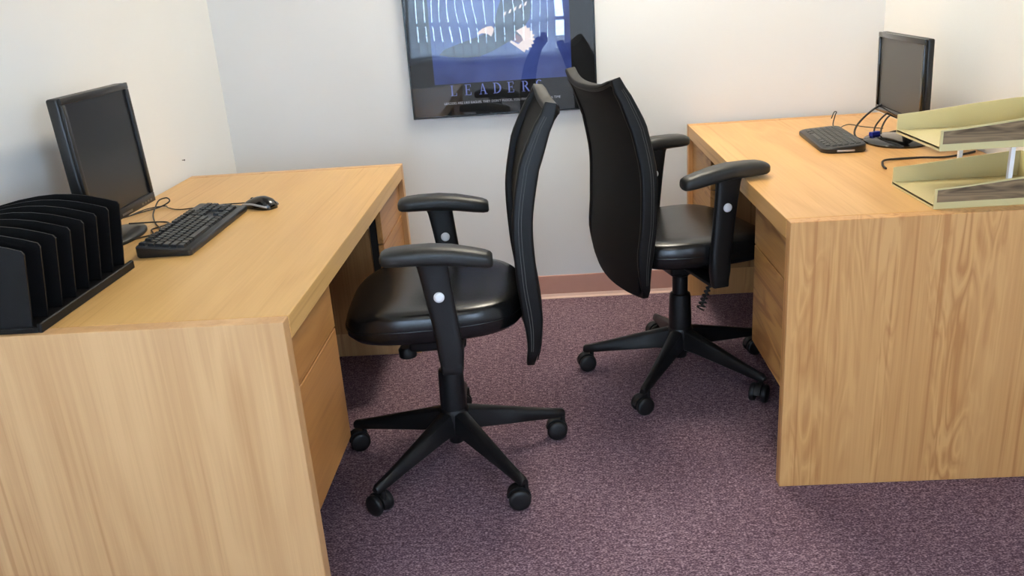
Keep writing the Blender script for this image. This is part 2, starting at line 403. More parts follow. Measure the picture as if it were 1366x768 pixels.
# back profile: depth x of the border centre line against height parameter
BX = [(0.0, -0.226), (0.08, -0.236), (0.2, -0.238), (0.36, -0.228), (0.6, -0.226), (0.8, -0.250), (0.92, -0.282), (1.0, -0.312)]
BW = [(0.0, 0.184), (0.03, 0.198), (0.08, 0.209), (0.2, 0.219), (0.4, 0.226), (0.65, 0.222), (0.85, 0.212), (1.0, 0.203)]
BZ0, BZ1 = 0.382, 1.035
def back_pt(s, t, off=0.0, k=1.0):
    w_ = sm(BW, t)*k
    x = sm(BX, t) - 0.014*(1-s*s) + off
    z = lerp(BZ0, BZ1, t) + (0.030*abs(s)**3 - 0.020)*max(0, (t-0.9)/0.1) - 0.012*(1-s*s)*max(0, 1-t/0.1) 
    return Vector((x, s*w_, z))
def chair(loc, rz, base_rot, label, arm_dx=0.0, arm_dz=0.0, back_dx=0.0, seat_dz=0.0, swivel=(0, 0, 0, 0, 0)):
    c = empty('office_chair', (loc[0], loc[1], 0), rz); tag(c, label, 'chair', 'black mesh-back task chairs')
    # --- seat cushion
    bm = nb(); n = 56; rings = []
    def plan(a, sc):
        e = 2.0/3.4
        ca, sa = math.cos(a), math.sin(a)
        x = math.copysign(abs(ca)**e, ca); y = math.copysign(abs(sa)**e, sa)
        wy = 0.245*(1.0-0.10*max(0, -x))
        return 0.018+x*0.243*sc, y*wy*sc
    for sc, z in ((0.86, 0.447), (0.95, 0.450), (0.992, 0.462), (1.0, 0.476), (0.999, 0.494), (0.990, 0.508), (0.970, 0.518), (0.935, 0.5245), (0.86, 0.529), (0.7, 0.532), (0.4, 0.534), (0.1, 0.535)):
        ring = []
        for i in range(n):
            x, y = plan(2*PI*i/n, sc)
            zz = z - 0.024*max(0, (x-0.10)/0.16)**2*(1 if z > 0.47 else 0.35) + 0.008*(y/0.24)**2*(1 if z > 0.5 else 0)
            ring.append(Vector((x, y, zz)))
        rings.append(ring)
    loft(bm, rings); seat = obj('seat_cushion', bm, M['leather'], c, 60); seat.location.z = seat_dz
    bm = nb(); ring = [Vector((plan(2*PI*i/n, 1.003)[0], plan(2*PI*i/n, 1.003)[1], 0.4885-0.020*max(0, (plan(2*PI*i/n, 1)[0]-0.10)/0.16)**2)) for i in range(n)]
    tube(bm, ring, 0.0026, 6, True); obj('piping', bm, M['leather'], seat, 60)
    bm = nb(); loft(bm, [[Vector((*plan(2*PI*i/n, sc), z)) for i in range(n)] for sc, z in ((0.62, 0.436), (0.72, 0.438), (0.78, 0.448))])
    obj('seat_shell', bm, M['plastic'], c, 50).location.z = seat_dz
    bm = nb(); box(bm, -0.055, 0.105, -0.055, 0.055, 0.375, 0.437+seat_dz, 0.012, 3); obj('tilt_mechanism', bm, M['plastic'], c, 40)
    bm = nb(); M4 = Matrix.Translation((0.115, 0.0, 0.372)) @ Matrix.Rotation(0, 4, 'X')
    lathe(bm, [(0.018, -0.03), (0.025, -0.026), (0.026, -0.004), (0.02, 0.004)], 18, M4); obj('tension_knob', bm, M['plastic'], c, 40)
    # --- back
    ns, nt = 16, 36
    bm = nb()
    F = [[bm.verts.new(back_pt(-1+2*i/ns, j/nt, 0.008, 0.965)) for i in range(ns+1)] for j in range(nt+1)]
    G = [[bm.verts.new(back_pt(-1+2*i/ns, j/nt, -0.002, 0.965)) for i in range(ns+1)] for j in range(nt+1)]
    for Q in (F, G):
        for j in range(nt):
            for i in range(ns): bm.faces.new((Q[j][i], Q[j][i+1], Q[j+1][i+1], Q[j+1][i]))
    bd = [(0, i) for i in range(ns)]+[(j, ns) for j in range(nt)]+[(nt, i) for i in range(ns, 0, -1)]+[(j, 0) for j in range(nt, 0, -1)]
    for a, b in zip(bd, bd[1:]+bd[:1]): bm.faces.new((F[a[0]][a[1]], F[b[0]][b[1]], G[b[0]][b[1]], G[a[0]][a[1]]))
    obj('back_lining', bm, M['mesh'], c, 50).location.x = back_dx
    bm = nb()
    G = [[bm.verts.new(back_pt(-1+2*i/ns, j/nt, -0.020, 0.975)) for i in range(ns+1)] for j in range(nt+1)]
    F = [[bm.verts.new(back_pt(-1+2*i/ns, j/nt, -0.017, 0.975)) for i in range(ns+1)] for j in range(nt+1)]
    for Q in (F, G):
        for j in range(nt):
            for i in range(ns): bm.faces.new((Q[j][i], Q[j][i+1], Q[j+1][i+1], Q[j+1][i]))
    for a, b in zip(bd, bd[1:]+bd[:1]): bm.faces.new((F[a[0]][a[1]], F[b[0]][b[1]], G[b[0]][b[1]], G[a[0]][a[1]]))
    obj('back_mesh', bm, M['mesh'], c, 50).location.x = back_dx
    # padded border swept round the outline
    path = [(-1, t/30) for t in range(0, 31)] + [(-1+2*i/14, 1) for i in range(1, 14)] + [(1, t/30) for t in range(30, -1, -1)] + [(1-2*i/14, 0) for i in range(1, 14)]
    pts = [back_pt(s, t) for s, t in path]; m = len(pts)
    def border(bm, dx, dn, section=None, r=None):
        rings = []
        for i in range(m):
            tg = (pts[(i+1) % m]-pts[i-1]); tg.normalize()
            fwd = Vector((1, 0, 0)); fwd = (fwd-tg*fwd.dot(tg)).normalized(); nor = tg.cross(fwd)
            cen = Vector((0, 0, 0.70)); 
            if nor.dot(pts[i]-Vector((pts[i].x, 0, 0.70))) < 0: nor = -nor
            k = 1.0
            z = pts[i].z
            k = 0.42+0.58*min(1, max(0, (z-0.38)/0.14)); k *= 1.0-0.35*max(0, (z-0.93)/0.12)
            if section: rings.append([pts[i]+fwd*(a*k)+nor*b for a, b in section])
            else: rings.append(pts[i]+fwd*dx*k+nor*dn)
        if section:
            R = [[bm.verts.new(p) for p in ring] for ring in rings]; R.append(R[0]); q = len(section)
            for A, B in zip(R[:-1], R[1:]):
                for k in range(q): j = (k+1) % q; bm.faces.new((A[k], A[j], B[j], B[k]))
        else: return rings
    bm = nb(); border(bm, 0, 0, rrect(0.052, 0.020, 0.008, 3)); fr = obj('back_border', bm, M['backleather'], c, 60); fr.location.x = back_dx
    for dx in (0.010, 0.003):
        line = border(None, dx, 0.0099)
        for a, b in ((2, 30), (45, 73)):
            bm = nb(); tube(bm, line[a:b], 0.0008, 5); obj('stitching', bm, M['stitch'], fr, 60)
    # back bracket
    bm = nb(); box(bm, -0.262, -0.10, -0.035, 0.035, 0.434+seat_dz, 0.4465+seat_dz, 0.004); box(bm, -0.264, -0.252, -0.035, 0.035, 0.436+seat_dz, 0.52, 0.004)
    obj('back_bracket', bm, M['plastic'], c, 40).location.x = back_dx
    # --- arms
    for s in (-1, 1):
        y = s*0.268
        bm = nb(); rings = []
        prof = [(-0.147, 0.699, 0.024, 0.040), (-0.143, 0.6995, 0.034, 0.052), (-0.130, 0.702, 0.041, 0.060), (-0.10, 0.708, 0.045, 0.066), (-0.05, 0.718, 0.047, 0.074), (0.0, 0.7235, 0.047, 0.078),
                (0.06, 0.7245, 0.045, 0.080), (0.095, 0.7235, 0.042, 0.076), (0.112, 0.722, 0.037, 0.068), (0.121, 0.721, 0.029, 0.054), (0.124, 0.7205, 0.018, 0.040)]
        for x, z, h, w_ in prof:
            rings.append([Vector((x+arm_dx, y+p[0]*w_, z+arm_dz+p[1]*h)) for p in rrect(1, 1, 0.36, 5)])
        loft(bm, rings); obj('arm_pad', bm, M['pad'], c, 60)
        bm = nb(); rings = []
        for x, z, w_, th in ((0.004, 0.712, 0.082, 0.034), (0.0, 0.69, 0.074, 0.032), (-0.006, 0.64, 0.070, 0.030), (-0.014, 0.57, 0.067, 0.030), (-0.022, 0.50, 0.064, 0.032), (-0.024, 0.455, 0.064, 0.036), (-0.024, 0.428, 0.056, 0.034)):
            zz = z+arm_dz*max(0, min(1, (z-0.45)/0.25)); rings.append([Vector((x+arm_dx+p[0]*w_, y+p[1]*th, zz)) for p in rrect(1, 1, 0.28, 3)])
        loft(bm, rings); post = obj('arm_post', bm, M['plastic'], c, 50)
        zb = 0.617+arm_dz
        for e in (-1, 1):
            bm = nb(); Mx = Matrix.Translation((-0.009+arm_dx, y+e*0.0145, zb)) @ Matrix.Rotation(-e*PI/2, 4, 'X')
            lathe(bm, [(0.0135, 0), (0.0135, 0.003), (0.011, 0.0055), (0.006, 0.0065)], 18, Mx); obj('bolt_cap', bm, M['white'], post, 50)
        bm = nb(); ya, yb = sorted((s*0.06, s*0.262)); box(bm, -0.052+arm_dx, 0.004+arm_dx, ya, yb, 0.405, 0.4165, 0.004)
        box(bm, -0.050+arm_dx, 0.002+arm_dx, min(s*0.252, s*0.284), max(s*0.252, s*0.284), 0.405, 0.44, 0.006)
        obj('arm_bracket', bm, M['plastic'], c, 40)
    # --- column and base
    bm = nb(); lathe(bm, [(0.026, 0.28), (0.026, 0.36), (0.032, 0.365), (0.034, 0.385)], 24); obj('gas_column', bm, M['plastic'], c, 40)
    bm = nb(); lathe(bm, [(0.039, 0.168), (0.0385, 0.20), (0.036, 0.285), (0.034, 0.296), (0.027, 0.299)], 28); obj('column_cover', bm, M['plastic'], c, 40)
    bm = nb(); lathe(bm, [(0.020, 0.062), (0.023, 0.066), (0.024, 0.085), (0.040, 0.09), (0.044, 0.11), (0.043, 0.168), (0.040, 0.176)], 28); obj('base_hub', bm, M['plastic'], c, 40)
    leg0 = cas0 = wh0 = None
    for k in range(5):
        a = math.radians(base_rot+72*k)-rz
        if leg0 is None:
            bm = nb(); rings = []
            for r, zt, zb, w_ in ((0.034, 0.172, 0.100, 0.052), (0.08, 0.160, 0.098, 0.046), (0.16, 0.138, 0.088, 0.038), (0.25, 0.113, 0.078, 0.031), (0.300, 0.100, 0.072, 0.028), (0.334, 0.093, 0.070, 0.026), (0.340, 0.088, 0.073, 0.020)):
                rings.append([Vector((r, y_, z_)) for y_, z_ in ((-w_/2, zb+0.004), (-w_/2*0.8, zb), (w_/2*0.8, zb), (w_/2, zb+0.004), (w_/2*0.8, zt-0.006), (w_/2*0.45, zt), (-w_/2*0.45, zt), (-w_/2*0.8, zt-0.006))])
            loft(bm, rings); leg0 = obj('base_leg', bm, M['plastic'], c, 45); leg0.rotation_euler = (0, 0, a)
        else: share('base_leg', leg0, c, (0, 0, 0), (0, 0, a))
        pos = Vector((0.322*math.cos(a), 0.322*math.sin(a), 0)); sw = math.radians(swivel[k])-rz
        if cas0 is None:
            bm = nb()
            lathe(bm, [(0.0075, 0.046), (0.0075, 0.0745)], 12, Matrix.Translation((0.012, 0, 0)))
            n_ = 12; ring = lambda yy, rr: [Vector((-0.008+rr*math.cos(PI*(-0.08+1.05*i/n_)), yy, 0.030+rr*math.sin(PI*(-0.08+1.05*i/n_)))) for i in range(n_+1)]
            for yy, ww in ((0, 0.010),):
                o_ = ring(yy-ww, 0.0325); p_ = ring(yy+ww, 0.0325); oi = ring(yy-ww, 0.012); pi_ = ring(yy+ww, 0.012)
                loft(bm, [[o_[i], p_[i], pi_[i], oi[i]] for i in range(n_+1)])
            cas0 = obj('caster', bm, M['caster'], c, 40); cas = cas0; cas.location = pos; cas.rotation_euler = (0, 0, sw)
        else: cas = share('caster', cas0, c, pos, (0, 0, sw))
        for e in (-1, 1):
            if wh0 is None:
                bm = nb(); Mx = Matrix.Rotation(PI/2, 4, 'X')
                lathe(bm, [(0.008, -0.0085), (0.024, -0.0085), (0.0285, -0.0065), (0.030, -0.002), (0.030, 0.004), (0.0275, 0.0075), (0.020, 0.0098), (0.006, 0.0105)], 28, Mx)
                wh0 = obj('wheel', bm, M['caster'], cas, 40); wh0.location = (-0.008, -e*-0.0195, 0.030); wh0.rotation_euler = (0, 0, 0 if e < 0 else PI)
                wh0.location = (-0.008, e*0.0195, 0.030)
            else: share('wheel', wh0, cas, (-0.008, e*0.0195, 0.030), (0, 0, 0 if e < 0 else PI))
    return c
CL = chair((-0.33, -1.34), math.radians(184.2), 91.3, 'black task chair with round white arm bolts facing the file sorter desk', seat_dz=0.027, swivel=(10, 25, -38, 8, 4))
CR = chair((0.407, -0.82), math.radians(16.2), 97, 'black task chair seen from behind its mesh back, tucked at the letter tray desk', 0.030, 0.040, 0.022, 0.010, (20, 12, 22, 60, 10))
# levers
bm = nb(); tube(bm, [(0.02, -0.05, 0.398), (0.07, -0.17, 0.396), (0.075, -0.20, 0.394)], 0.004, 8); box(bm, 0.055, 0.095, -0.255, -0.20, 0.390, 0.398, 0.003)
obj('height_lever', bm, M['plastic'], CL, 40)
lv = nb(); tube(lv, [(0.03, -0.06, 0.400), (0.02, -0.17, 0.400), (0.006, -0.204, 0.390), (-0.030, -0.220, 0.328)], 0.004, 8)
lever = obj('height_lever', lv, M['plastic'], CR, 40)
bm = nb(); pts = []
A, B = Vector((0.004, -0.205, 0.388)), Vector((-0.034, -0.222, 0.322)); ax = (B-A).normalized(); e1 = ax.cross(Vector((0, 1, 0))).normalized(); e2 = ax.cross(e1)
for i in range(6*14+1):
    t = i/(6*14); r = lerp(0.006, 0.013, t); a = 2*PI*6*t; pts.append(A.lerp(B, t)+e1*r*math.cos(a)+e2*r*math.sin(a))
tube(bm, pts, 0.0026, 6); obj('coil_grip', bm, M['caster'], lever, 60)

# ------------------------------------------------------------------ black file sorter on the left desk
fs = empty('file_sorter', (-1.18, -1.832, DH)); tag(fs, 'black upright file sorter with eight dividers on the desk corner', 'file sorter')
bx('base_tray', (-0.148, 0.140, -0.205, 0.205, 0, 0.012), M['orgblk'], fs, 0.002, 1)
bx('front_lip', (0.140, 0.150, -0.205, 0.205, 0, 0.020), M['orgblk'], fs, 0.002, 1)
bx('back_wall', (-0.148, -0.144, -0.2, 0.2, 0.012, 0.16), M['orgblk'], fs)
poly = [(-0.146, 0.010), (0.128, 0.010)]
top = [(0.150, 0.160), (0.146, 0.167), (0.120, 0.175), (0.08, 0.185), (0.04, 0.191), (0.0, 0.193), (-0.04, 0.191), (-0.09, 0.184), (-0.146, 0.172)]
d0 = None
for i in range(8):
    y = -0.198+i*0.0566
    if d0 is None:
        bm = nb(); prism(bm, poly+top, 'y', -0.002, 0.002); d0 = obj('divider', bm, M['orgblk'], fs); d0.location = (0, y, 0)
    else: share('divider', d0, fs, (0, y, 0))

# ------------------------------------------------------------------ monitors
def monitor(name, loc, rz, w_, h, zb, depth, bez, screen, tilt, label, base_r, style, base_x, base_ry):
    t = empty(name, loc, rz); tag(t, label, 'monitor')          # local +x is the viewing side
    p = Matrix.Rotation(math.radians(-tilt), 4, 'Y')
    def put(o): o.matrix_local = Matrix.Translation((0, 0, zb+h/2)) @ p; return o
    hw, hh = w_/2, h/2
    bm = nb(); box(bm, -depth+0.004, 0.0, -hw, hw, -hh, hh, 0.006, 3); body = put(obj('housing', bm, M['monblk'], t, 40))
    bm = nb(); box(bm, -depth-0.022, -depth+0.006, -hw*0.62, hw*0.62, -hh*0.72, hh*0.66, 0.014, 3); obj('rear_bulge', bm, M['monblk'], body, 40)
    bl_, bt, bb = bez
    bm = nb()
    box(bm, 0.0005, 0.009, -hw, hw, hh-bt, hh, 0.002, 2); box(bm, 0.0005, 0.009, -hw, hw, -hh, -hh+bb, 0.002, 2)
    box(bm, 0.0005, 0.009, -hw, -hw+bl_, -hh+bb, hh-bt, 0.002, 2); box(bm, 0.0005, 0.009, hw-bl_, hw, -hh+bb, hh-bt, 0.002, 2)
    bz = obj('bezel', bm, M['mongloss'] if style == 'R' else M['monblk'], body, 40)
    bx('screen', (0.0005, 0.003, -hw+bl_+0.0003, hw-bl_-0.0003, -hh+bb+0.0003, hh-bt-0.0003), M[screen], body)
    if style == 'L':
        for i in range(4): bx('button', (0.009, 0.0105, hw-0.09+i*0.018, hw-0.079+i*0.018, -hh+0.007, -hh+0.012), M['steel'], bz)
        bx('badge', (0.009, 0.0098, -0.03, 0.03, -hh+0.006, -hh+0.012), M['steel'], bz)
    # stand
    bm = nb(); rings = []
    for z, wy, wx_, x in ((0.014, 0.10, 0.04, -0.045), (0.04, 0.07, 0.030, -0.045), (zb*0.8, 0.06, 0.026, -0.045), (zb+0.10, 0.06, 0.024, -0.052)):
        rings.append([Vector((x+a*wx_, b*wy, z)) for a, b in rrect(1, 1, 0.3, 3)])
    loft(bm, rings); obj('neck', bm, M['monblk'], t, 45)
    bm = nb(); ring = []
    for sc, z in ((1.0, 0.0), (1.0, 0.006), (0.95, 0.011), (0.7, 0.018), (0.2, 0.021)):
        ring.append([Vector((base_x+base_r*sc*math.cos(2*PI*i/40), base_ry*sc*math.sin(2*PI*i/40), z)) for i in range(40)])
    loft(bm, ring); obj('base', bm, M['mongloss'] if style == 'R' else M['monblk'], t, 45)
    return t
ML = monitor('computer_monitor', (-1.180, -1.342, DH), 0, 0.355, 0.338, 0.062, 0.034, (0.017, 0.017, 0.026), 'screenL', 2.0,
             'black square computer monitor behind the black file sorter', 0.062, 'L', -0.030, 0.13)
MR = monitor('computer_monitor', (1.154, -0.655, DH), PI-math.radians(2), 0.41, 0.268, 0.078, 0.026, (0.015, 0.017, 0.022), 'screenR', -1.5,
             'glossy black widescreen monitor beside the cream letter trays', 0.10, 'R', 0.0, 0.125)

# ------------------------------------------------------------------ keyboards
def keyboard(loc, rz, length, depth, label, rows, keymat, rounded, tilt):
    t = empty('keyboard', loc, rz); tag(t, label, 'keyboard')
    hl, hd = length/2, depth/2
    def top(y): return 0.016+tilt*(y+hd)
    bm = nb(); rr = 0.035 if rounded else 0.008
    out = rrect(length, depth, rr, 6)
    if rounded: out = [(x, y-(0.010*math.cos(PI*x/length) if y < 0 else 0)) for x, y in out]
    loft(bm, [[Vector((x*0.985, y*0.97, 0)) for x, y in out], [Vector((x, y, 0.005)) for x, y in out], [Vector((x, y, top(y)-0.003)) for x, y in out], [Vector((x*0.985, y*0.965, top(y))) for x, y in out]])
    case = obj('case', bm, M['key'] if not rounded else M['monblk'], t, 40)
    src = {}
    for y, kd, spec in rows:
        for x, kw in spec:
            key = (round(kw, 4), round(kd, 4))
            if key not in src:
                bm = nb(); a, b = kw/2-0.0008, kd/2-0.0008; g = 0.0022
                loft(bm, [[Vector((sx*a, sy*b, 0)) for sx, sy in ((-1,-1),(1,-1),(1,1),(-1,1))], [Vector((sx*(a-g), sy*(b-g)+0.0008, 0.0075 if not rounded else 0.004)) for sx, sy in ((-1,-1),(1,-1),(1,1),(-1,1))]])
                o = obj('key', bm, keymat, t); src[key] = o; o.location = (x, y, top(y)-0.0005); o.rotation_euler = (math.atan(tilt), 0, 0)
            else: share('key', src[key], t, (x, y, top(y)-0.0005), (math.atan(tilt), 0, 0))
    return t
U = 0.019
def full_rows():
    L0 = -0.2175; rows = []
    def run(y, parts, kd=U):
        spec = []; x = L0
        for p in parts:
            if p < 0: x += -p*U
            else: spec.append((x+p*U/2, p*U)); x += p*U
        rows.append((y, kd, spec))
    run(0.056, [1, -1, 1, 1, 1, 1, -.5, 1, 1, 1, 1, -.5, 1, 1, 1, 1, -.25, 1, 1, 1])
    run(0.033, [1]*13+[2, -.25, 1, 1, 1, -.25, 1, 1, 1, 1])
    run(0.015, [1.5]+[1]*12+[1.5, -.25, 1, 1, 1, -.25, 1, 1, 1, 1])
    run(-0.004, [1.75]+[1]*11+[2.25, -3.5, 1, 1, 1])
    run(-0.023, [2.25]+[1]*10+[2.75, -1.25, 1, -1.25, 1, 1, 1, 1])
    run(-0.042, [1.25, 1.25, 1.25, 6.25, 1.25, 1.25, 1.25, 1.25, -.25, 1, 1, 1, -.25, 2, 1])
    return rows
KL = keyboard((-0.992, -1.325, DH), PI/2+math.radians(0.5), 0.452, 0.142, 'full size black keyboard on the desk below the square monitor', full_rows(), M['key'], False, 0.11)
def mini_rows():
    rows = []; P = 0.0195
    for r, (y, k) in enumerate(((0.046, 17), (0.026, 17), (0.008, 17), (-0.010, 17), (-0.028, 17))):
        spec = []; x = -k*P/2
        i = 0
        while x < k*P/2-0.001:
            kw = P*(1.5 if (i == 0 and r > 1) else 1.0); kw = min(kw, k*P/2-x); spec.append((x+kw/2, kw)); x += kw; i += 1
        rows.append((y, 0.0175, spec))
    rows.append((-0.046, 0.0175, [(-0.130, 0.03), (-0.095, 0.03), (-0.015, 0.12), (0.065, 0.03), (0.10, 0.03), (0.135, 0.03)]))
    return rows
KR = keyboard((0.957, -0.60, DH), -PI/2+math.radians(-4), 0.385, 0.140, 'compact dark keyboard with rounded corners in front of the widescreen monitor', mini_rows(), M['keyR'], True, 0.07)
bm = nb(); box(bm, 0.1885, 0.1935, -0.028, 0.028, 0.0045, 0.011, 0.001, 1); obj('silver_strip', bm, M['silver'], KR, 40)
def cord(parent, pts, r, name='cord', m='cable'):
    inv = (Matrix.Translation(parent.location) @ Matrix.Rotation(parent.rotation_euler.z, 4, 'Z')).inverted()
    bm = nb(); tube(bm, [inv @ p for p in catmull(pts, 7)], r, 7); return obj(name, bm, M[m], parent, 60)
z = DH+0.0042
cord(KL, [(-1.075, -1.30, z+0.012), (-1.10, -1.285, z), (-1.125, -1.262, z), (-1.165, -1.20, z), (-1.21, -1.11, z), (-1.238, -1.03, z+0.004), (-1.245, -0.98, z+0.016), (-1.225, -0.965, z+0.02), (-1.21, -0.985, z+0.012), (-1.235, -1.01, z+0.001), (-1.27, -1.06, z), (-1.30, -1.12, z)], 0.0022)
# mouse
ms = empty('mouse', (-0.893, -1.072, DH), math.radians(-28)); tag(ms, 'black and silver computer mouse at the far end of the full size keyboard', 'mouse')
bm = nb(); rings = []
for x, w_, h in ((-0.056, 0.026, 0.012), (-0.05, 0.042, 0.019), (-0.035, 0.052, 0.026), (-0.01, 0.055, 0.034), (0.015, 0.058, 0.037), (0.037, 0.055, 0.032), (0.052, 0.040, 0.021), (0.057, 0.022, 0.012)):
    rings.append([Vector((x, w_/2*math.cos(PI*i/12)*(1.0 if 0 < i < 12 else 0.94), (0.0 if i in (0, 12) else 0.004+(h-0.004)*math.sin(PI*i/12)**0.7))) for i in range(13)])
loft(bm, rings); obj('shell', bm, M['mongloss'], ms, 60)
for s in (-1, 1):
    bm = nb(); pts = [(-0.052, s*0.0215, 0.010), (-0.035, s*0.0272, 0.013), (-0.01, s*0.0284, 0.016), (0.015, s*0.0298, 0.015), (0.037, s*0.0283, 0.012), (0.050, s*0.0225, 0.009)]
    tube(bm, catmull(pts, 5), [0.0035]*26, 8); obj('silver_side', bm, M['silver'], ms, 60)
bm = nb(); lathe(bm, [(0.006, -0.003), (0.008, -0.002), (0.008, 0.002), (0.006, 0.003)], 14, Matrix.Translation((-0.03, 0, 0.022)) @ Matrix.Rotation(PI/2, 4, 'X')); obj('scroll_wheel', bm, M['plastic'], ms, 40)
cord(ms, [(-0.944, -1.028, z+0.006), (-0.97, -1.015, z), (-1.02, -1.015, z), (-1.08, -1.03, z), (-1.15, -1.052, z), (-1.20, -1.02, z), (-1.225, -0.99, z), (-1.27, -1.02, z), (-1.29, -1.10, z)], 0.0018)
# cables by the left monitor base
cord(ML, [(-1.19, -1.30, DH+0.03), (-1.15, -1.195, z), (-1.118, -1.215, z), (-1.125, -1.25, z), (-1.14, -1.28, z), (-1.115, -1.33, z), (-1.135, -1.36, z), (-1.20, -1.42, z), (-1.3, -1.46, z)], 0.0022, 'cable')
# cables on the right desk
cord(KR, [(1.035, -0.50, DH+0.016), (1.05, -0.44, z), (1.055, -0.32, z+0.001), (1.075, -0.27, z+0.030), (1.085, -0.255, z+0.042), (1.07, -0.275, z+0.046), (1.05, -0.31, z+0.030)], 0.0022)
cord(KR, [(1.04, -0.49, DH+0.010), (1.07, -0.36, z), (1.10, -0.31, z), (1.125, -0.30, z), (1.15, -0.36, z), (1.20, -0.42, z)], 0.0018, 'spare_cord')
cord(MR, [(1.20, -0.60, DH+0.12), (1.165, -0.50, DH+0.105), (1.12, -0.48, DH+0.07), (1.075, -0.50, DH+0.03), (1.055, -0.56, z+0.002), (1.075, -0.62, z), (1.12, -0.60, z), (1.20, -0.50, z), (1.3, -0.45, z)], 0.0036, 'video_cable')
cord(MR, [(1.20, -0.61, DH+0.11), (1.155, -0.57, DH+0.085), (1.12, -0.565, DH+0.045), (1.10, -0.60, DH+0.022)], 0.0030, 'signal_cable')
cord(MR, [(1.20, -0.625, DH+0.11), (1.150, -0.60, DH+0.08), (1.125, -0.605, DH+0.045), (1.115, -0.625, DH+0.024)], 0.0030, 'signal_cable')
o = bx('video_plug', (-0.02, 0.02, -0.008, 0.008, 0, 0.014), M['blue'], MR, 0.002, 1); o.location = (0.055, -0.045, 0.016); o.rotation_euler = (0, 0, 0.5)
cord(MR, [(0.970, -1.06, z), (0.975, -1.02, z+0.002), (1.0, -0.965, z+0.003), (1.05, -0.94, z), (1.12, -0.94, z), (1.18, -0.955, z), (1.25, -0.93, z), (1.30, -0.90, z)], 0.0034, 'power_cord')

# ------------------------------------------------------------------ letter trays
def tray(zb, label):
    t = empty('letter_tray', (0.915, -1.379, zb)); tag(t, label, 'tray', 'stacked cream letter trays')
    Lx = 0.335; hy = 0.131
    bx('floor_plate', (0.0, Lx, -hy+0.004, hy-0.004, 0.006, 0.010), M['cream'], t)
    def side(y0, y1):
        bm = nb(); prism(bm, [(0, 0), (Lx, 0), (Lx, 0.076), (0.30, 0.0755), (0.18, 0.066), (0.06, 0.054), (0.006, 0.0505), (0, 0.050)], 'y', y0, y1)
        return obj('side_wall', bm, M['cream'], t)
    f = side(-hy, -hy+0.004); side(hy-0.004, hy)
    bm = nb(); prism(bm, [(0.006, 0.017), (Lx-0.004, 0.017), (Lx-0.004, 0.072), (0.30, 0.0715), (0.18, 0.062), (0.06, 0.0505), (0.006, 0.047)], 'y', -hy-0.0015, -hy)
    obj('wood_inlay', bm, M['traywood'], f)
    bx('end_wall', (Lx-0.004, Lx, -hy+0.004, hy-0.004, 0, 0.076), M['cream'], t)
    bm = nb(); box(bm, 0, 0.004, -hy+0.004, hy-0.004, 0.0, 0.0105); obj('front_lip', bm, M['cream'], t)
    return t
t1 = tray(DH, 'cream letter tray with dark wood inlay, lower one on the desk')
t2 = tray(DH+0.142, 'cream letter tray with dark wood inlay, upper one raised on posts')
for y in (-0.120, 0.1365):
    o = bx('post', (0.172, 0.182, y-0.005, y+0.005, -0.131 if y < 0 else -0.1418, 0.0055), M['trofframe'], t2)

# ------------------------------------------------------------------ framed poster
PX0, PX1, PZ0, PZ1 = -0.562, 0.197, 0.822, 1.432
ps = empty('framed_poster', ((PX0+PX1)/2, 0, PZ0)); tag(ps, 'black framed glossy poster of an eagle over blue on the back wall', 'poster')
pw = (PX1-PX0)/2; ph = PZ1-PZ0; cxp = (PX0+PX1)/2
bm = nb(); f_ = 0.006
box(bm, -pw, -pw+f_, -0.022, -0.001, 0, ph); box(bm, pw-f_, pw, -0.022, -0.001, 0, ph); box(bm, -pw+f_, pw-f_, -0.022, -0.001, 0, f_); box(bm, -pw+f_, pw-f_, -0.022, -0.001, ph-f_, ph)
obj('frame', bm, M['frame'], ps)
bx('backing', (-pw+f_, pw-f_, -0.008, -0.001, f_, ph-f_), M['pblack'], ps)
def flat(name, polys, m, y):
    bm = nb()
    for P in polys:
        vs = [bm.verts.new((x-cxp, y, z_-PZ0)) for x, z_ in P]
        try: bm.faces.new(vs)
        except ValueError: pass
    me = bpy.data.meshes.new(name); bm.to_mesh(me); bm.free(); me.materials.append(m)
    o = bpy.data.objects.new(name, me); link(o); o.parent = ps; return o
def sky_print():
    m = bpy.data.materials.new('poster_sky_print'); m.use_nodes = True; N = m.node_tree.nodes; L = m.node_tree.links
    b = N['Principled BSDF']; b.inputs['Roughness'].default_value = 0.6; b.inputs['Specular IOR Level'].default_value = 0.2
    tc = N.new('ShaderNodeTexCoord'); n = N.new('ShaderNodeTexNoise'); n.inputs['Scale'].default_value = 5; n.inputs['Detail'].default_value = 3
    L.new(tc.outputs['Object'], n.inputs['Vector']); cr = N.new('ShaderNodeValToRGB'); L.new(n.outputs['Fac'], cr.inputs[0])
    cr.color_ramp.elements[0].position = 0.3; cr.color_ramp.elements[0].color = lin((34, 46, 110)); cr.color_ramp.elements[1].position = 0.75; cr.color_ramp.elements[1].color = lin((74, 96, 168))
    L.new(cr.outputs[0], b.inputs['Base Color']); return m
flat('sky_picture', [[(-0.463, 0.955), (0.098, 0.955), (0.098, 1.37), (-0.463, 1.37)]], sky_print(), -0.0088)
M['eagle'] = mat('print_dark_feather', (24, 22, 22), 0.6, 0.2, noise=0.4, nscale=60)
M['eaglew'] = mat('print_white_feather', (236, 214, 200), 0.6, 0.2, noise=0.08, nscale=50)
M['eagleb'] = mat('print_brown', (120, 70, 60), 0.6, 0.2)
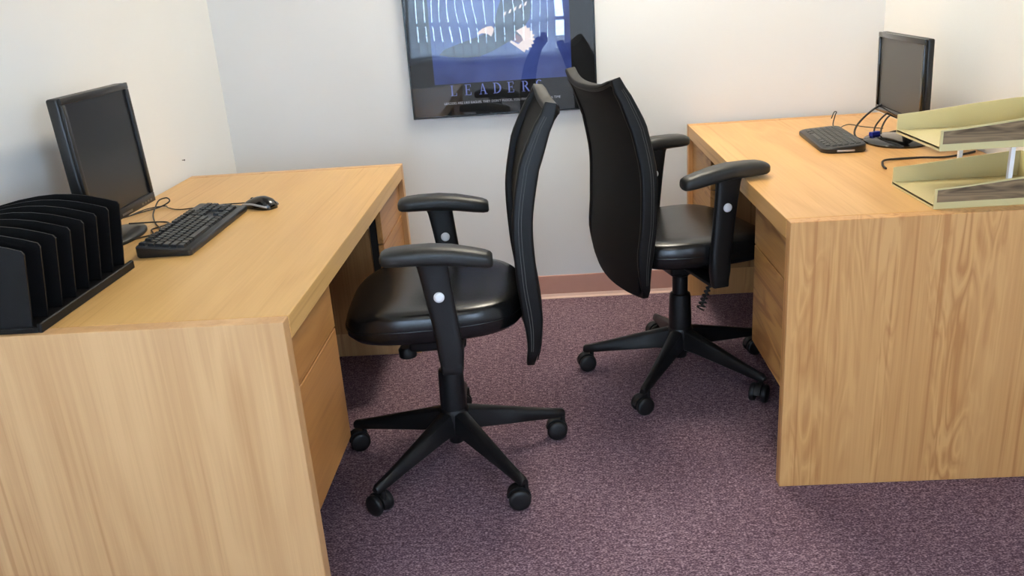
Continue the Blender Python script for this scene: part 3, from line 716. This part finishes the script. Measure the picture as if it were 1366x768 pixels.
wing = [[(-0.225, 1.150), (-0.145, 1.165), (-0.10, 1.150), (-0.095, 1.118), (-0.145, 1.108), (-0.215, 1.075), (-0.27, 1.056), (-0.33, 1.055), (-0.395, 1.062), (-0.435, 1.072), (-0.41, 1.092), (-0.36, 1.108), (-0.30, 1.125), (-0.265, 1.135)],
        [(-0.205, 1.150), (-0.20, 1.19), (-0.185, 1.235), (-0.165, 1.28), (-0.12, 1.33), (-0.075, 1.345), (-0.055, 1.30), (-0.052, 1.24), (-0.060, 1.19), (-0.085, 1.158), (-0.12, 1.145)]]
flat('eagle_body', wing, M['eagle'], -0.0094)
flat('eagle_head', [[(-0.270, 1.139), (-0.268, 1.152), (-0.252, 1.163), (-0.232, 1.170), (-0.214, 1.171), (-0.205, 1.160), (-0.209, 1.145), (-0.218, 1.130), (-0.232, 1.142), (-0.255, 1.146)]], M['eaglew'], -0.0098)
tail = [(-0.143, 1.118)]
fan = []
for i in range(9):
    a = math.radians(62-i*17); fan.append((-0.105+0.062*math.cos(a)*1.0, 1.115+0.056*math.sin(a))); a2 = math.radians(62-i*17-8.5); fan.append((-0.105+0.053*math.cos(a2), 1.115+0.048*math.sin(a2)))
flat('eagle_tail', [[(-0.118, 1.146)]+fan+[(-0.145, 1.104), (-0.140, 1.112), (-0.112, 1.094), (-0.092, 1.108), (-0.098, 1.126)]], M['eaglew'], -0.0098)
flat('eagle_flank', [[(-0.122, 1.136), (-0.098, 1.122), (-0.090, 1.106), (-0.112, 1.098), (-0.130, 1.110)]], M['eagleb'], -0.0096)
for k in range(5):
    x = -0.165+0.021*k; zt = 1.205+0.008*k
    flat('wing_tip', [[(x, zt), (x+0.010, zt+0.004), (x+0.014, zt+0.018), (x+0.006, zt+0.014)]], M['eaglew'], -0.0098)
# serif title
def stroke(pts, widths):
    P = [Vector((a, b)) for a, b in pts]; Lf, Rt = [], []
    for i, p in enumerate(P):
        t = (P[min(i+1, len(P)-1)]-P[max(i-1, 0)]).normalized(); n = Vector((-t.y, t.x)); w_ = widths[i]/2 if isinstance(widths, list) else widths/2
        Lf.append(p+n*w_); Rt.append(p-n*w_)
    return [[tuple(Lf[i]), tuple(Lf[i+1]), tuple(Rt[i+1]), tuple(Rt[i])] for i in range(len(P)-1)]
def R4(x0, z0, x1, z1): return [(x0, z0), (x1, z0), (x1, z1), (x0, z1)]
def arcs(cx, cz, rx, rz, a0, a1, wt, n=12):
    pts = []; ws = []
    for i in range(n+1):
        a = math.radians(lerp(a0, a1, i/n)); pts.append((cx+rx*math.cos(a), cz+rz*math.sin(a))); ws.append(0.05+(wt-0.05)*abs(math.cos(a)))
    return stroke(pts, ws)
stem = [R4(.12, 0, .25, 1), R4(.03, .95, .34, 1), R4(.03, 0, .34, .05)]
G = {'L': stem+[R4(.25, 0, .62, .05), R4(.57, .05, .62, .27)],
     'E': stem+[R4(.25, .95, .62, 1), R4(.57, .75, .62, .95), R4(.25, .49, .5, .54), R4(.46, .39, .5, .64), R4(.25, 0, .64, .05), R4(.59, .05, .64, .27)],
     'A': [[(.14, .0), (.19, .0), (.42, 1), (.37, 1)], [(.36, 1), (.45, 1), (.74, 0), (.60, 0)], R4(.24, .33, .60, .38), R4(.04, 0, .29, .05), R4(.50, 0, .83, .05)],
     'D': stem+arcs(.25, .5, .47, .475, -90, 90, .14, 16),
     'R': stem+arcs(.27, .745, .29, .23, -90, 90, .13, 12)+[[(.30, .52), (.44, .52), (.80, 0), (.64, 0)], R4(.6, 0, .86, .05)],
     'S': arcs(.34, .74, .23, .235, 35, 270, .12, 12)+arcs(.34, .265, .25, .24, 90, -145, .13, 12)}
polys = []; hgt = 0.043; pitch = 0.0585
for i, ch in enumerate('LEADERS'):
    ox = -0.402+i*pitch
    for P in G[ch]: polys.append([(ox+a*hgt, 0.9065+b*hgt) for a, b in P])
M['title'] = mat('print_title_blue', (120, 134, 206), 0.6, 0.2)
M['subtitle'] = mat('print_subtitle', (190, 190, 196), 0.6, 0.2)
flat('title_lettering', polys, M['title'], -0.0092)
cu = bpy.data.curves.new('subtitle', 'FONT'); cu.body = "LEADERS ARE LIKE EAGLES, THEY DON'T FLOCK, YOU FIND THEM ONE AT A TIME"; cu.size = 0.0135; cu.align_x = 'CENTER'
tmp = bpy.data.objects.new('subtitle_tmp', cu); link(tmp)
bpy.context.view_layer.update()
me = bpy.data.meshes.new_from_object(tmp.evaluated_get(bpy.context.evaluated_depsgraph_get())); bpy.data.objects.remove(tmp, do_unlink=True)
wid = max(v.co.x for v in me.vertices)-min(v.co.x for v in me.vertices); k = 0.478/wid
for v in me.vertices: v.co = Vector((v.co.x*k+(-0.1915-cxp), -0.0092, v.co.y+0.0505))
me.materials.clear(); me.materials.append(M['subtitle'])
so = bpy.data.objects.new('subtitle_lettering', me); link(so); so.parent = ps
bx('glazing', (-pw+f_, pw-f_, -0.0175, -0.0155, f_, ph-f_), M['acrylic'], ps)

# ------------------------------------------------------------------ nail in the left wall
nl = empty('wall_nail', (XL, -0.518, 0.80)); tag(nl, 'tiny dark nail in the left wall above the desk', 'nail')
bm = nb(); lathe(bm, [(0.0012, -0.01), (0.0012, 0.008), (0.0035, 0.0085), (0.003, 0.010)], 10, Matrix.Rotation(PI/2, 4, 'Y')); obj('nail_head', bm, M['cable'], nl, 40)
